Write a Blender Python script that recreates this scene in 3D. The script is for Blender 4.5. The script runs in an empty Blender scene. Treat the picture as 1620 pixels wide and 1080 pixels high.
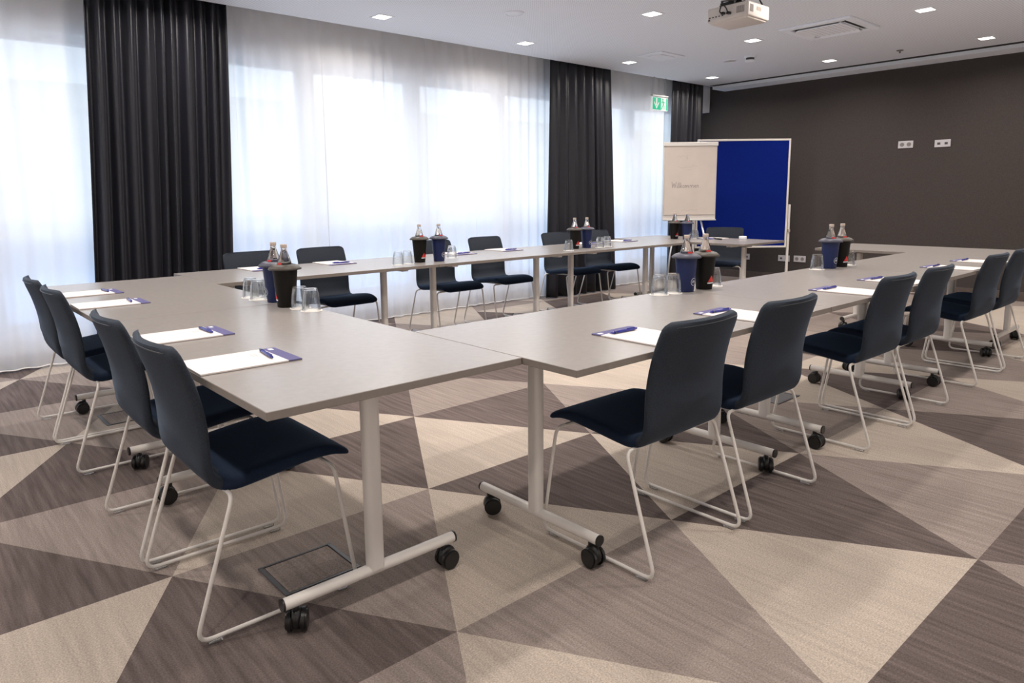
import bpy, bmesh, math, random
from mathutils import Vector, Matrix
random.seed(7)
SC = bpy.context.scene
COL = SC.collection
PI = math.pi

# ------------------------------------------------------------------ camera
F_PX, PX, PY = 1105.27, 785.32, 472.20
YAW, PITCH, ROLL = -0.71431, -0.1449, -0.01112
CAM = Vector((-1.40883, -1.50833, 1.20176))
fw = Vector((-math.sin(YAW) * math.cos(PITCH), math.cos(YAW) * math.cos(PITCH), math.sin(PITCH)))
r0 = Vector((math.cos(YAW), math.sin(YAW), 0))
u0 = r0.cross(fw)
rr = r0 * math.cos(ROLL) + u0 * math.sin(ROLL)
uu = -r0 * math.sin(ROLL) + u0 * math.cos(ROLL)
cd = bpy.data.cameras.new('camera')
cd.sensor_fit = 'HORIZONTAL'; cd.sensor_width = 36
cd.lens = F_PX / 1620 * 36
cd.shift_x = (810 - PX) / 1620
cd.shift_y = -(540 - PY) / 1620
cd.clip_start = 0.05; cd.clip_end = 200
cam = bpy.data.objects.new('camera', cd); COL.objects.link(cam)
m = Matrix((rr, uu, -fw)).transposed().to_4x4(); m.translation = CAM
cam.matrix_world = m
SC.camera = cam

# ------------------------------------------------------------------ world, daylight, exposure
SKY = 5.5          # zenith radiance of the overcast sky
LAMP = 14.0         # watts per downlight
w = bpy.data.worlds.new('overcast_sky'); SC.world = w; w.use_nodes = True
bg = w.node_tree.nodes['Background']
bg.inputs[0].default_value = (0.73, 0.86, 1.0, 1)
# CIE overcast sky: zenith three times as bright as the horizon
_t = w.node_tree; _tc = _t.nodes.new('ShaderNodeTexCoord'); _sx = _t.nodes.new('ShaderNodeSeparateXYZ'); _mr = _t.nodes.new('ShaderNodeMapRange')
_mr.inputs['From Min'].default_value = 0; _mr.inputs['From Max'].default_value = 1
_mr.inputs['To Min'].default_value = SKY / 3; _mr.inputs['To Max'].default_value = SKY
_t.links.new(_tc.outputs['Generated'], _sx.inputs[0]); _t.links.new(_sx.outputs[2], _mr.inputs['Value']); _t.links.new(_mr.outputs[0], bg.inputs[1])
SC.view_settings.view_transform = 'Standard'
SC.view_settings.look = 'None'
SC.view_settings.exposure = 0.06
SC.view_settings.gamma = 1.0
SC.view_settings.use_curve_mapping = False
def portal(x0, x1, z0, z1, y):
    l = bpy.data.lights.new('window_portal', 'AREA'); l.shape = 'RECTANGLE'
    l.size = x1 - x0; l.size_y = z1 - z0; l.energy = 1
    l.cycles.is_portal = True
    o = bpy.data.objects.new('window_portal', l); COL.objects.link(o)
    o.location = ((x0 + x1) / 2, y, (z0 + z1) / 2); o.rotation_euler = (-PI / 2, 0, 0)
portal(-2.6, 7.6, 0.28, 2.40, 4.66)

# ------------------------------------------------------------------ materials
def mat(name, col, rough=0.5, metal=0.0, spec=0.5, **kw):
    M = bpy.data.materials.new(name); M.use_nodes = True
    b = M.node_tree.nodes['Principled BSDF']
    b.inputs['Base Color'].default_value = (*col, 1)
    b.inputs['Roughness'].default_value = rough
    b.inputs['Metallic'].default_value = metal
    b.inputs['Specular IOR Level'].default_value = spec
    for k, v in kw.items():
        b.inputs[k.replace('_', ' ')].default_value = v
    return M
def nd(M, t, **kw):
    n = M.node_tree.nodes.new(t)
    for k, v in kw.items(): setattr(n, k, v)
    return n
def noisy(M, scale=(1, 1, 1), nscale=30.0, amt=0.15, bump=0.0, detail=4.0, coord='Object', bdist=0.002):
    """multiply base colour by a procedural noise and add a fine bump"""
    nt = M.node_tree; b = nt.nodes['Principled BSDF']; L = nt.links
    tc = nd(M, 'ShaderNodeTexCoord'); mp = nd(M, 'ShaderNodeMapping'); no = nd(M, 'ShaderNodeTexNoise')
    mp.inputs['Scale'].default_value = scale
    no.inputs['Scale'].default_value = nscale; no.inputs['Detail'].default_value = detail
    if coord == 'Position':
        g = nd(M, 'ShaderNodeNewGeometry'); L.new(g.outputs['Position'], mp.inputs[0])
    else:
        L.new(tc.outputs[coord], mp.inputs[0])
    L.new(mp.outputs[0], no.inputs['Vector'])
    mr = nd(M, 'ShaderNodeMapRange')
    mr.inputs['From Min'].default_value = 0.25; mr.inputs['From Max'].default_value = 0.75
    mr.inputs['To Min'].default_value = 1 - amt; mr.inputs['To Max'].default_value = 1 + amt
    L.new(no.outputs['Fac'], mr.inputs['Value'])
    mx = nd(M, 'ShaderNodeMix', data_type='RGBA', blend_type='MULTIPLY')
    mx.inputs[0].default_value = 1
    mx.inputs[6].default_value = b.inputs['Base Color'].default_value
    L.new(mr.outputs[0], mx.inputs[7])
    L.new(mx.outputs[2], b.inputs['Base Color'])
    if bump:
        bp = nd(M, 'ShaderNodeBump'); bp.inputs['Strength'].default_value = bump; bp.inputs['Distance'].default_value = bdist
        L.new(no.outputs['Fac'], bp.inputs['Height']); L.new(bp.outputs[0], b.inputs['Normal'])
    return M
def emis(name, col, s):
    M = bpy.data.materials.new(name); M.use_nodes = True
    nt = M.node_tree; nt.nodes.clear()
    e = nt.nodes.new('ShaderNodeEmission'); o = nt.nodes.new('ShaderNodeOutputMaterial')
    e.inputs[0].default_value = (*col, 1); e.inputs[1].default_value = s
    nt.links.new(e.outputs[0], o.inputs[0]); return M
def carpet(name, col, st=.12):
    M = mat(name, col, 0.95, spec=0.12)
    nt = M.node_tree; L = nt.links; b = nt.nodes['Principled BSDF']
    g = nd(M, 'ShaderNodeNewGeometry')
    def noise(sc, ns, det):
        mp = nd(M, 'ShaderNodeMapping'); mp.inputs['Scale'].default_value = sc
        n = nd(M, 'ShaderNodeTexNoise'); n.inputs['Scale'].default_value = ns; n.inputs['Detail'].default_value = det
        L.new(g.outputs['Position'], mp.inputs[0]); L.new(mp.outputs[0], n.inputs['Vector']); return n
    n1 = noise((1, 0.055, 1), 52, 5)      # yarn streaks along the loom
    n2 = noise((1, 1, 1), 210, 2)        # tufts
    n3 = noise((1, 0.5, 1), 2.2, 3)      # soft large shading of the yarn
    def rng(n, a, lo=.3, hi=.7):
        r = nd(M, 'ShaderNodeMapRange'); r.inputs['From Min'].default_value = lo; r.inputs['From Max'].default_value = hi
        r.inputs['To Min'].default_value = 1 - a; r.inputs['To Max'].default_value = 1 + a
        L.new(n.outputs['Fac'], r.inputs['Value']); return r
    a, c, d = rng(n1, st), rng(n2, .24), rng(n3, .07)
    m1 = nd(M, 'ShaderNodeMath', operation='MULTIPLY'); L.new(a.outputs[0], m1.inputs[0]); L.new(c.outputs[0], m1.inputs[1])
    m2 = nd(M, 'ShaderNodeMath', operation='MULTIPLY'); L.new(m1.outputs[0], m2.inputs[0]); L.new(d.outputs[0], m2.inputs[1])
    mx = nd(M, 'ShaderNodeMix', data_type='RGBA', blend_type='MULTIPLY'); mx.inputs[0].default_value = 1
    mx.inputs[6].default_value = (*col, 1); L.new(m2.outputs[0], mx.inputs[7]); L.new(mx.outputs[2], b.inputs['Base Color'])
    bp = nd(M, 'ShaderNodeBump'); bp.inputs['Strength'].default_value = .5; bp.inputs['Distance'].default_value = .003
    L.new(n2.outputs['Fac'], bp.inputs['Height']); L.new(bp.outputs[0], b.inputs['Normal'])
    return M
CARP = {'L': carpet('carpet_beige', (.455, .388, .330), .09), 'M': carpet('carpet_taupe', (.275, .228, .205), .17), 'D': carpet('carpet_brown', (.128, .101, .094), .30)}

M_TOP = noisy(mat('table_laminate', (.292, .268, .252), 0.27, spec=0.55), nscale=40, amt=.04)
M_EDGE = noisy(mat('table_edge_band', (.20, .172, .152), 0.5), nscale=60, amt=.05)
M_WHITE = mat('cream_powder_coat', (.74, .70, .66), 0.35)
M_FAB = noisy(mat('navy_wool_fabric', (.024, .030, .041), 0.85, spec=0.25, Sheen_Weight=.14, Sheen_Roughness=.4, Sheen_Tint=(.45, .6, .85, 1)), nscale=260, amt=.3, bump=.35, bdist=.001)
M_FABS = noisy(mat('deep_blue_seat_fabric', (.008, .016, .036), 0.85, spec=0.2, Sheen_Weight=.14, Sheen_Roughness=.4, Sheen_Tint=(.25, .5, .9, 1)), nscale=260, amt=.3, bump=.35, bdist=.001)
M_BLK = noisy(mat('black_plastic', (.012, .012, .012), 0.35), nscale=80, amt=.1)
M_CLEAR = mat('clear_plastic', (.9, .9, .9), 0.15, Transmission_Weight=.8)
M_WALLD = noisy(mat('dark_wallcovering', (.052, .043, .040), 0.75, spec=.3), scale=(1, 1, 1), nscale=120, amt=.22, bump=.3, coord='Position')
M_WALL = noisy(mat('white_wall_paint', (.88, .86, .84), 0.7), nscale=40, amt=.03, coord='Position')
M_WALLG = noisy(mat('pale_wall_paint', (.82, .82, .82), 0.7), nscale=40, amt=.04, coord='Position')
M_TRIM = noisy(mat('brown_baseboard', (.085, .062, .052), 0.5), nscale=30, amt=.2)
M_FRAME = mat('white_window_frame', (.72, .74, .78), 0.4)
M_PAPER = noisy(mat('white_paper', (.73, .675, .655), 0.6), nscale=30, amt=.015)
M_CHART = noisy(mat('cream_flipchart_paper', (.62, .545, .49), 0.7), nscale=6, amt=.04)
M_INK = mat('grey_marker_ink', (.16, .14, .15), 0.6)
M_INKF = mat('faint_marker_ink', (.46, .41, .38), 0.6)
M_NAVY = noisy(mat('blue_felt', (.003, .014, .17), 0.95, spec=.1), nscale=200, amt=.25, bump=.3)
M_HEAD = mat('violet_blue_print', (.095, .088, .21), 0.7, spec=.3)
M_PEN = mat('blue_pen_plastic', (.018, .022, .24), 0.2)
M_PRINT = mat('grey_print', (.45, .42, .38), 0.6)
M_PROJ = noisy(mat('offwhite_plastic', (.66, .61, .57), 0.45), nscale=30, amt=.03)
M_GRILL = mat('grey_vent', (.22, .2, .19), 0.6)
M_COOLB = noisy(mat('navy_cooler_plastic', (.007, .015, .070), 0.45, spec=.35), nscale=90, amt=.06)
M_COOLK = noisy(mat('black_cooler_plastic', (.005, .004, .0035), 0.5, spec=.2), nscale=90, amt=.06)
M_COLLB = mat('smoky_violet_collar', (.05, .05, .075), 0.4, spec=.4)
M_COLLK = mat('smoky_brown_collar', (.055, .046, .038), 0.4, spec=.4)
M_GLASS = mat('clear_glass', (.97, .98, .99), 0.02, Transmission_Weight=1.0, IOR=1.45)
M_TUMB = mat('thin_clear_glass', (.97, .98, .99), 0.02, Transmission_Weight=1.0, IOR=1.45)
def _tumb():
    nt = M_TUMB.node_tree; L = nt.links; b = nt.nodes['Principled BSDF']; o = nt.nodes['Material Output']
    tr = nt.nodes.new('ShaderNodeBsdfTransparent'); tr.inputs[0].default_value = (.97, .98, .98, 1)
    lw = nt.nodes.new('ShaderNodeLayerWeight'); lw.inputs[0].default_value = .3
    r = nt.nodes.new('ShaderNodeMapRange'); r.inputs['To Min'].default_value = .14; r.inputs['To Max'].default_value = .95
    mx = nt.nodes.new('ShaderNodeMixShader')
    L.new(lw.outputs['Facing'], r.inputs['Value']); L.new(r.outputs[0], mx.inputs[0]); L.new(tr.outputs[0], mx.inputs[1]); L.new(b.outputs[0], mx.inputs[2]); L.new(mx.outputs[0], o.inputs[0])
_tumb()
M_CAP = mat('pale_screw_cap', (.47, .385, .33), 0.35)
M_RED = mat('red_print', (.62, .03, .025), 0.45)
M_WPRINT = mat('white_print', (.75, .76, .8), 0.5)
M_COAST = mat('white_paper_coaster', (.82, .77, .72), 0.8)
M_ALU = mat('aluminium', (.62, .62, .62), 0.35, metal=.6)
M_SOCK = mat('pale_socket_plastic', (.52, .50, .52), 0.35)
M_SOCKD = mat('dark_socket_hole', (.05, .05, .055), 0.5)
M_GREEN = mat('exit_green', (.0, .42, .22), 0.4, Emission_Color=(.0, .55, .3, 1), Emission_Strength=.45)
M_EXITW = mat('exit_white', (.85, .9, .88), 0.4, Emission_Color=(.9, 1, .97, 1), Emission_Strength=.2)
M_LAMP = emis('downlight_glow', (1.0, .92, .82), 6.0)
M_FBOX = mat('floor_box_metal', (.10, .10, .105), 0.4, metal=.4)
M_FACADE = noisy(mat('cream_render_facade', (.60, .56, .47), 0.8), nscale=3, amt=.03, coord='Position')
M_GROUND = noisy(mat('pale_paving', (.33, .36, .41), 0.85), nscale=4, amt=.06, coord='Position')

# ceiling: white perforated plasterboard
M_CEIL = mat('perforated_white_ceiling', (.88, .92, 1.0), 0.8)
def _ceil():
    nt = M_CEIL.node_tree; L = nt.links; b = nt.nodes['Principled BSDF']
    g = nd(M_CEIL, 'ShaderNodeNewGeometry'); mp = nd(M_CEIL, 'ShaderNodeVectorMath', operation='SCALE'); mp.inputs['Scale'].default_value = 1 / .022
    fr = nd(M_CEIL, 'ShaderNodeVectorMath', operation='FRACTION'); sb = nd(M_CEIL, 'ShaderNodeVectorMath', operation='SUBTRACT')
    sb.inputs[1].default_value = (.5, .5, .5)
    sx = nd(M_CEIL, 'ShaderNodeSeparateXYZ'); cx = nd(M_CEIL, 'ShaderNodeCombineXYZ'); ln = nd(M_CEIL, 'ShaderNodeVectorMath', operation='LENGTH')
    L.new(g.outputs['Position'], mp.inputs[0]); L.new(mp.outputs[0], fr.inputs[0]); L.new(fr.outputs[0], sb.inputs[0]); L.new(sb.outputs[0], sx.inputs[0])
    L.new(sx.outputs[0], cx.inputs[0]); L.new(sx.outputs[1], cx.inputs[1]); L.new(cx.outputs[0], ln.inputs[0])
    r = nd(M_CEIL, 'ShaderNodeMapRange'); r.inputs['From Min'].default_value = .17; r.inputs['From Max'].default_value = .25
    r.inputs['To Min'].default_value = .62; r.inputs['To Max'].default_value = 1
    L.new(ln.outputs['Value'], r.inputs['Value'])
    mx = nd(M_CEIL, 'ShaderNodeMix', data_type='RGBA', blend_type='MULTIPLY'); mx.inputs[0].default_value = 1
    mx.inputs[6].default_value = (.88, .92, 1.0, 1); L.new(r.outputs[0], mx.inputs[7]); L.new(mx.outputs[2], b.inputs['Base Color'])
_ceil()
M_CEILP = mat('plain_white_ceiling', (.88, .92, 1.0), 0.7)
M_BLACKGAP = mat('black_shadow_gap', (.01, .01, .01), 0.9)

# cloth: dark curtain and translucent sheer
M_CURT = noisy(mat('midnight_curtain', (.006, .0062, .012), 0.42, spec=.5, Sheen_Weight=.05), nscale=400, amt=.25)
M_SHEER = bpy.data.materials.new('white_voile'); M_SHEER.use_nodes = True
def _sheer():
    nt = M_SHEER.node_tree; nt.nodes.clear(); N = nt.nodes.new; L = nt.links
    o = N('ShaderNodeOutputMaterial'); tr = N('ShaderNodeBsdfTransparent'); tl = N('ShaderNodeBsdfTranslucent'); df = N('ShaderNodeBsdfDiffuse')
    tr.inputs[0].default_value = (1, 1, 1, 1); tl.inputs[0].default_value = (.9, .9, .92, 1); df.inputs[0].default_value = (.90, .88, .88, 1)
    m1 = N('ShaderNodeMixShader'); m1.inputs[0].default_value = .55; L.new(tl.outputs[0], m1.inputs[1]); L.new(df.outputs[0], m1.inputs[2])
    m2 = N('ShaderNodeMixShader'); lw = N('ShaderNodeLayerWeight'); lw.inputs[0].default_value = .25
    rg = N('ShaderNodeMapRange'); rg.inputs['To Min'].default_value = .84; rg.inputs['To Max'].default_value = .985
    L.new(lw.outputs['Facing'], rg.inputs['Value']); L.new(rg.outputs[0], m2.inputs[0])
    L.new(tr.outputs[0], m2.inputs[1]); L.new(m1.outputs[0], m2.inputs[2]); L.new(m2.outputs[0], o.inputs[0])
_sheer()
M_PANE = bpy.data.materials.new('window_glass'); M_PANE.use_nodes = True
M_PANEB = bpy.data.materials.new('blue_tinted_lower_glass'); M_PANEB.use_nodes = True
def _pane(M_PANE, tint):
    nt = M_PANE.node_tree; nt.nodes.clear(); N = nt.nodes.new; L = nt.links
    o = N('ShaderNodeOutputMaterial'); tr = N('ShaderNodeBsdfTransparent'); gl = N('ShaderNodeBsdfGlossy')
    tr.inputs[0].default_value = tint; gl.inputs['Roughness'].default_value = .03
    m2 = N('ShaderNodeMixShader'); m2.inputs[0].default_value = .04
    L.new(tr.outputs[0], m2.inputs[1]); L.new(gl.outputs[0], m2.inputs[2]); L.new(m2.outputs[0], o.inputs[0])
_pane(M_PANE, (.97, .98, .98, 1)); _pane(M_PANEB, (.66, .76, .92, 1))

# ------------------------------------------------------------------ mesh helpers
def link(o, parent=None):
    COL.objects.link(o)
    if parent: o.parent = parent
    return o
def mk(name, verts, faces, mats, parent=None, smooth=False, midx=None, loc=None):
    me = bpy.data.meshes.new(name); me.from_pydata([tuple(v) for v in verts], [], faces); me.validate()
    for M in (mats if isinstance(mats, (list, tuple)) else [mats]): me.materials.append(M)
    if midx: me.polygons.foreach_set('material_index', midx)
    if smooth: me.polygons.foreach_set('use_smooth', [True] * len(me.polygons))
    me.update()
    o = link(bpy.data.objects.new(name, me), parent)
    if loc: o.location = loc
    return o
def from_bm(name, bm, mats, parent=None, smooth=False):
    bmesh.ops.recalc_face_normals(bm, faces=bm.faces)
    me = bpy.data.meshes.new(name); bm.to_mesh(me); bm.free()
    for M in (mats if isinstance(mats, (list, tuple)) else [mats]): me.materials.append(M)
    if smooth: me.polygons.foreach_set('use_smooth', [True] * len(me.polygons))
    return link(bpy.data.objects.new(name, me), parent)
def add_box(bm, x0, x1, y0, y1, z0, z1, bev=0.0, seg=2):
    r = bmesh.ops.create_cube(bm, size=1)
    bmesh.ops.scale(bm, vec=(x1 - x0, y1 - y0, z1 - z0), verts=r['verts'])
    bmesh.ops.translate(bm, vec=((x0 + x1) / 2, (y0 + y1) / 2, (z0 + z1) / 2), verts=r['verts'])
    if bev:
        es = list({e for v in r['verts'] for e in v.link_edges})
        bmesh.ops.bevel(bm, geom=es, offset=bev, segments=seg, affect='EDGES', profile=.5)
def box(name, x0, x1, y0, y1, z0, z1, mats, parent=None, bev=0.0, seg=2):
    bm = bmesh.new(); add_box(bm, x0, x1, y0, y1, z0, z1, bev, seg)
    return from_bm(name, bm, mats, parent)
def fillet(pts, rad, n=5):
    pts = [Vector(p) for p in pts]; out = [pts[0]]
    for i in range(1, len(pts) - 1):
        a, b, c = pts[i - 1], pts[i], pts[i + 1]
        d1 = (a - b); d2 = (c - b); l1, l2 = d1.length, d2.length; d1 /= l1; d2 /= l2
        ang = d1.angle(d2); t = min(rad / math.tan(ang / 2), l1 * .48, l2 * .48)
        p1, p2 = b + d1 * t, b + d2 * t
        for k in range(n + 1):
            s = k / n; out.append((1 - s) ** 2 * p1 + 2 * s * (1 - s) * b + s * s * p2)
    out.append(pts[-1]); return out
def tube_data(pts, rad, seg=8):
    pts = [Vector(p) for p in pts]; V = []; Fc = []; prev = None
    for i, p in enumerate(pts):
        t = (pts[min(i + 1, len(pts) - 1)] - pts[max(i - 1, 0)]).normalized()
        if prev is None:
            n = t.orthogonal().normalized()
        else:
            n = (prev - t * prev.dot(t)).normalized()
        prev = n; b = t.cross(n)
        for k in range(seg):
            a = 2 * PI * k / seg; V.append(p + (n * math.cos(a) + b * math.sin(a)) * rad)
    for i in range(len(pts) - 1):
        for k in range(seg):
            k2 = (k + 1) % seg
            Fc.append((i * seg + k, i * seg + k2, (i + 1) * seg + k2, (i + 1) * seg + k))
    Fc.append(tuple(range(seg))[::-1]); e = (len(pts) - 1) * seg; Fc.append(tuple(range(e, e + seg)))
    return V, Fc
def tube(name, pts, rad, M, parent=None, seg=8, smooth=True):
    V, Fc = tube_data(pts, rad, seg); o = mk(name, V, Fc, M, parent, smooth); return o
def lathe_data(prof, seg=24, closed=False):
    V = []; Fc = []; n = len(prof)
    for r, z in prof:
        for k in range(seg):
            a = 2 * PI * k / seg; V.append((r * math.cos(a), r * math.sin(a), z))
    for i in range(n - 1 if not closed else n):
        j = (i + 1) % n
        for k in range(seg):
            k2 = (k + 1) % seg
            Fc.append((i * seg + k, i * seg + k2, j * seg + k2, j * seg + k))
    if not closed:
        Fc.append(tuple(range(seg))[::-1]); Fc.append(tuple(range((n - 1) * seg, n * seg)))
    return V, Fc
def lathe(name, prof, M, parent=None, seg=24, closed=False, smooth=True):
    V, Fc = lathe_data(prof, seg, closed); o = mk(name, V, Fc, M, parent, smooth)
    return o
def autosmooth(o, deg=35):
    me = o.data; me.polygons.foreach_set('use_smooth', [True] * len(me.polygons))
    bm = bmesh.new(); bm.from_mesh(me)
    for e in bm.edges:
        if len(e.link_faces) == 2 and e.calc_face_angle(0) > math.radians(deg): e.smooth = False
    bm.to_mesh(me); bm.free(); return o
def prism(name, poly, z0, z1, M, parent=None):
    n = len(poly); V = [(x, y, z0) for x, y in poly] + [(x, y, z1) for x, y in poly]
    Fc = [tuple(range(n))[::-1], tuple(range(n, 2 * n))] + [(i, (i + 1) % n, n + (i + 1) % n, n + i) for i in range(n)]
    return mk(name, V, Fc, M, parent)
def tag(o, label, cat, group=None, kind=None):
    o['label'] = label; o['category'] = cat
    if group: o['group'] = group
    if kind: o['kind'] = kind
    return o
def thing(name, label, cat, loc=(0, 0, 0), rotz=0.0, group=None):
    o = bpy.data.objects.new(name, None); o.empty_display_size = .05
    COL.objects.link(o); o.location = loc; o.rotation_euler = (0, 0, rotz)
    return tag(o, label, cat, group)
def struct(o, label=None):
    o['kind'] = 'structure'
    if label: o['label'] = label
    return o
def copy_tree(o, parent=None):
    c = o.copy(); COL.objects.link(c); c.parent = parent
    for ch in list(o.children): copy_tree(ch, c)
    return c
def inst(proto, used, loc, rotz, label, group=None):
    o = proto if not used else copy_tree(proto)
    used.append(1)
    o.location = loc; o.rotation_euler = (0, 0, rotz); o['label'] = label
    if group: o['group'] = group
    return o

# ------------------------------------------------------------------ room shell
X0, X1, Y0, Y1 = -2.7, 7.92, -2.2, 4.62      # wall faces (Y1 = window plane)
H = 2.70; YL = 4.50                          # ceiling height, lintel face
floor = struct(box('floor', X0 - .1, X1 + .1, Y0 - .1, Y1 + .25, -.12, -.004, carpet('carpet_backing', (.2, .17, .15))))
# carpet triangles woven in three shades on a triangular grid
S, OX, OY, HH = 1.012, -.322, -.07, .845
TRI = {'D1,-2': 'D', 'D0,4': 'L', 'U0,4': 'M', 'U0,5': 'L', 'D0,5': 'L', 'U1,4': 'D', 'U1,5': 'M', 'D1,4': 'L', 'D1,5': 'L', 'D-1,-1': 'M', 'U-1,-1': 'L', 'D2,-2': 'D', 'U2,-2': 'M', 'U0,-1': 'L', 'D0,-1': 'M', 'U1,-1': 'L', 'D1,-1': 'D', 'U2,-1': 'M', 'D2,-1': 'L',
       'U3,-1': 'D', 'D3,-1': 'M', 'U4,-1': 'L', 'D4,-1': 'M', 'D-2,0': 'L', 'U-1,0': 'D', 'D-1,0': 'M', 'U0,0': 'L', 'D0,0': 'D',
       'U1,0': 'L', 'D1,0': 'D', 'U2,0': 'M', 'D2,0': 'L', 'U3,0': 'D', 'D3,0': 'L', 'U4,0': 'M', 'D4,0': 'D', 'U5,0': 'M', 'D5,0': 'D', 'U-2,1': 'D',
       'D-2,1': 'M', 'U-1,1': 'L', 'D-1,1': 'D', 'U0,1': 'L', 'D0,1': 'D', 'U1,1': 'M', 'D1,1': 'L', 'D-3,2': 'L', 'U-2,2': 'D',
       'D-2,2': 'M', 'U-1,2': 'L', 'D-1,2': 'D', 'U0,2': 'M', 'D0,2': 'D', 'U1,2': 'L', 'U-3,3': 'D', 'D-3,3': 'M', 'U-2,3': 'L', 'D-2,3': 'M',
       'U-3,4': 'D', 'D-3,4': 'M', 'D-4,4': 'L', 'U-3,5': 'L', 'D1,2': 'M', 'U2,1': 'L', 'D2,1': 'M'}
def clip(poly, xa, xb, ya, yb):
    for ax, v, sg in ((0, xa, 1), (0, xb, -1), (1, ya, 1), (1, yb, -1)):
        out = []
        for i in range(len(poly)):
            p, q = poly[i], poly[(i + 1) % len(poly)]
            ip, iq = (p[ax] - v) * sg >= 0, (q[ax] - v) * sg >= 0
            if ip: out.append(p)
            if ip != iq:
                t = (v - p[ax]) / (q[ax] - p[ax]); out.append((p[0] + t * (q[0] - p[0]), p[1] + t * (q[1] - p[1])))
        poly = out
        if not poly: return []
    return poly
vv = lambda i, j: (OX + S * (i + .5 * j), OY + HH * j)
rt = random.Random(11)
for j in range(-5, 7):
    for i in range(-9, 13):
        for k, t in (('U', [(i, j), (i + 1, j), (i, j + 1)]), ('D', [(i + 1, j), (i + 1, j + 1), (i, j + 1)])):
            c = TRI.get('%s%d,%d' % (k, i, j)) or rt.choice('LLMMD')
            poly = clip([vv(*a) for a in t], X0, X1, Y0, Y1)
            if len(poly) < 3: continue
            prism('carpet_triangle', poly, -.004, 0, CARP[c], floor)

ceil = struct(box('ceiling', X0 - .1, 7.47, Y0 - .1, 4.17, H, H + .05, [M_CEIL]))
struct(box('trim_1', 7.47, 7.60, Y0, 4.17, H + .004, H + .05, M_BLACKGAP), 'black shadow gap along the ceiling before the dark wall')
struct(box('trim_2', 7.60, X1 + .1, Y0 - .1, 4.17, H - .035, H + .05, M_CEILP), 'white ceiling strip above the dark wall')
struct(box('trim_3', X0 - .1, X1 + .1, 4.155, Y1 + .3, 2.98, 3.03, M_CEILP), 'top of the curtain recess')
struct(box('trim_4', X0 - .1, X1 + .1, 4.155, 4.17, H + .001, 2.98, M_CEILP), 'plasterboard edge of the ceiling at the curtain recess')
struct(box('trim_5', 7.57, X1, 4.41, 4.60, 2.39, 2.98, M_CEILP), 'white boxed lintel end in the far window corner')
struct(box('wall_far', X1, X1 + .1, Y0 - .1, Y1 + .3, -.1, 3.03, M_WALLD))
struct(box('baseboard_far', X1 - .014, X1, Y0, YL, 0, .10, M_TRIM, bev=.003))
struct(box('wall_right', X0 - .1, X1 + .1, Y0 - .1, Y0, -.1, 3.03, M_WALLG))
struct(box('wall_near', X0 - .1, X0, Y0, Y1 + .3, -.1, 3.03, M_WALLG))
# window wall: lintel, base, piers as one wall
SILL, HEAD = .26, 2.40
MULL = [-2.05, -.90, .40, 1.60, 2.78, 3.95, 5.12, 6.30, 7.46]
bm = bmesh.new()
add_box(bm, X0 - .1, X1, YL, Y1 + .3, HEAD, 2.98)
add_box(bm, X0 - .1, X1, Y1 - .08, Y1 + .3, -.1, SILL)
add_box(bm, X0 - .1, -2.45, Y1 - .05, Y1 + .3, SILL, HEAD)
add_box(bm, 7.62, X1, Y1 - .05, Y1 + .3, SILL, HEAD)
struct(from_bm('wall_window', bm, M_WALL))
struct(box('baseboard_window', X0, X1 - .02, Y1 - .094, Y1 - .08, 0, .10, M_TRIM))
xs = [-2.45] + MULL[1:8] + [7.62]
for i in range(len(xs) - 1):
    a, b = xs[i], xs[i + 1]; t = .085
    bm = bmesh.new()
    yy0, yy1 = Y1 - .035, Y1 + .035
    add_box(bm, a, a + t, yy0, yy1, SILL, HEAD, .006); add_box(bm, b - t, b, yy0, yy1, SILL, HEAD, .006)
    add_box(bm, a + t, b - t, yy0, yy1, SILL, SILL + .06, .006); add_box(bm, a + t, b - t, yy0, yy1, HEAD - .06, HEAD, .006)
    add_box(bm, a + t, b - t, yy0, yy1, .93, 1.0, .006)
    wn = struct(from_bm('window_%d' % (i + 1), bm, M_FRAME))
    mk('pane', [(a + t, Y1, SILL + .06), (b - t, Y1, SILL + .06), (b - t, Y1, .93), (a + t, Y1, .93)], [(0, 1, 2, 3)], M_PANEB, wn)
    mk('pane', [(a + t, Y1, 1.0), (b - t, Y1, 1.0), (b - t, Y1, HEAD - .06), (a + t, Y1, HEAD - .06)], [(0, 1, 2, 3)], M_PANE, wn)
# outside: paving and a low cream building opposite
g = box('paving', -30, 40, Y1 + .31, 45, -.35, -.2, M_GROUND); tag(g, 'pale paving outside the windows behind the sheer curtains', 'paving', kind='structure')
bl = thing('low_building', 'low cream rendered building outside beyond the window sheers', 'building', (0, 15, -.2))
box('wall', -26, 36, 0, .4, 1.0, 3.75, M_FACADE, bl)
box('plinth', -26, 36, -.05, .4, 0, 1.0, M_GROUND, bl)
for k in range(4):
    box('joint', -26, 36, -.012, 0, 1.55 + k * .55, 1.57 + k * .55, M_PRINT, bl)

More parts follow.
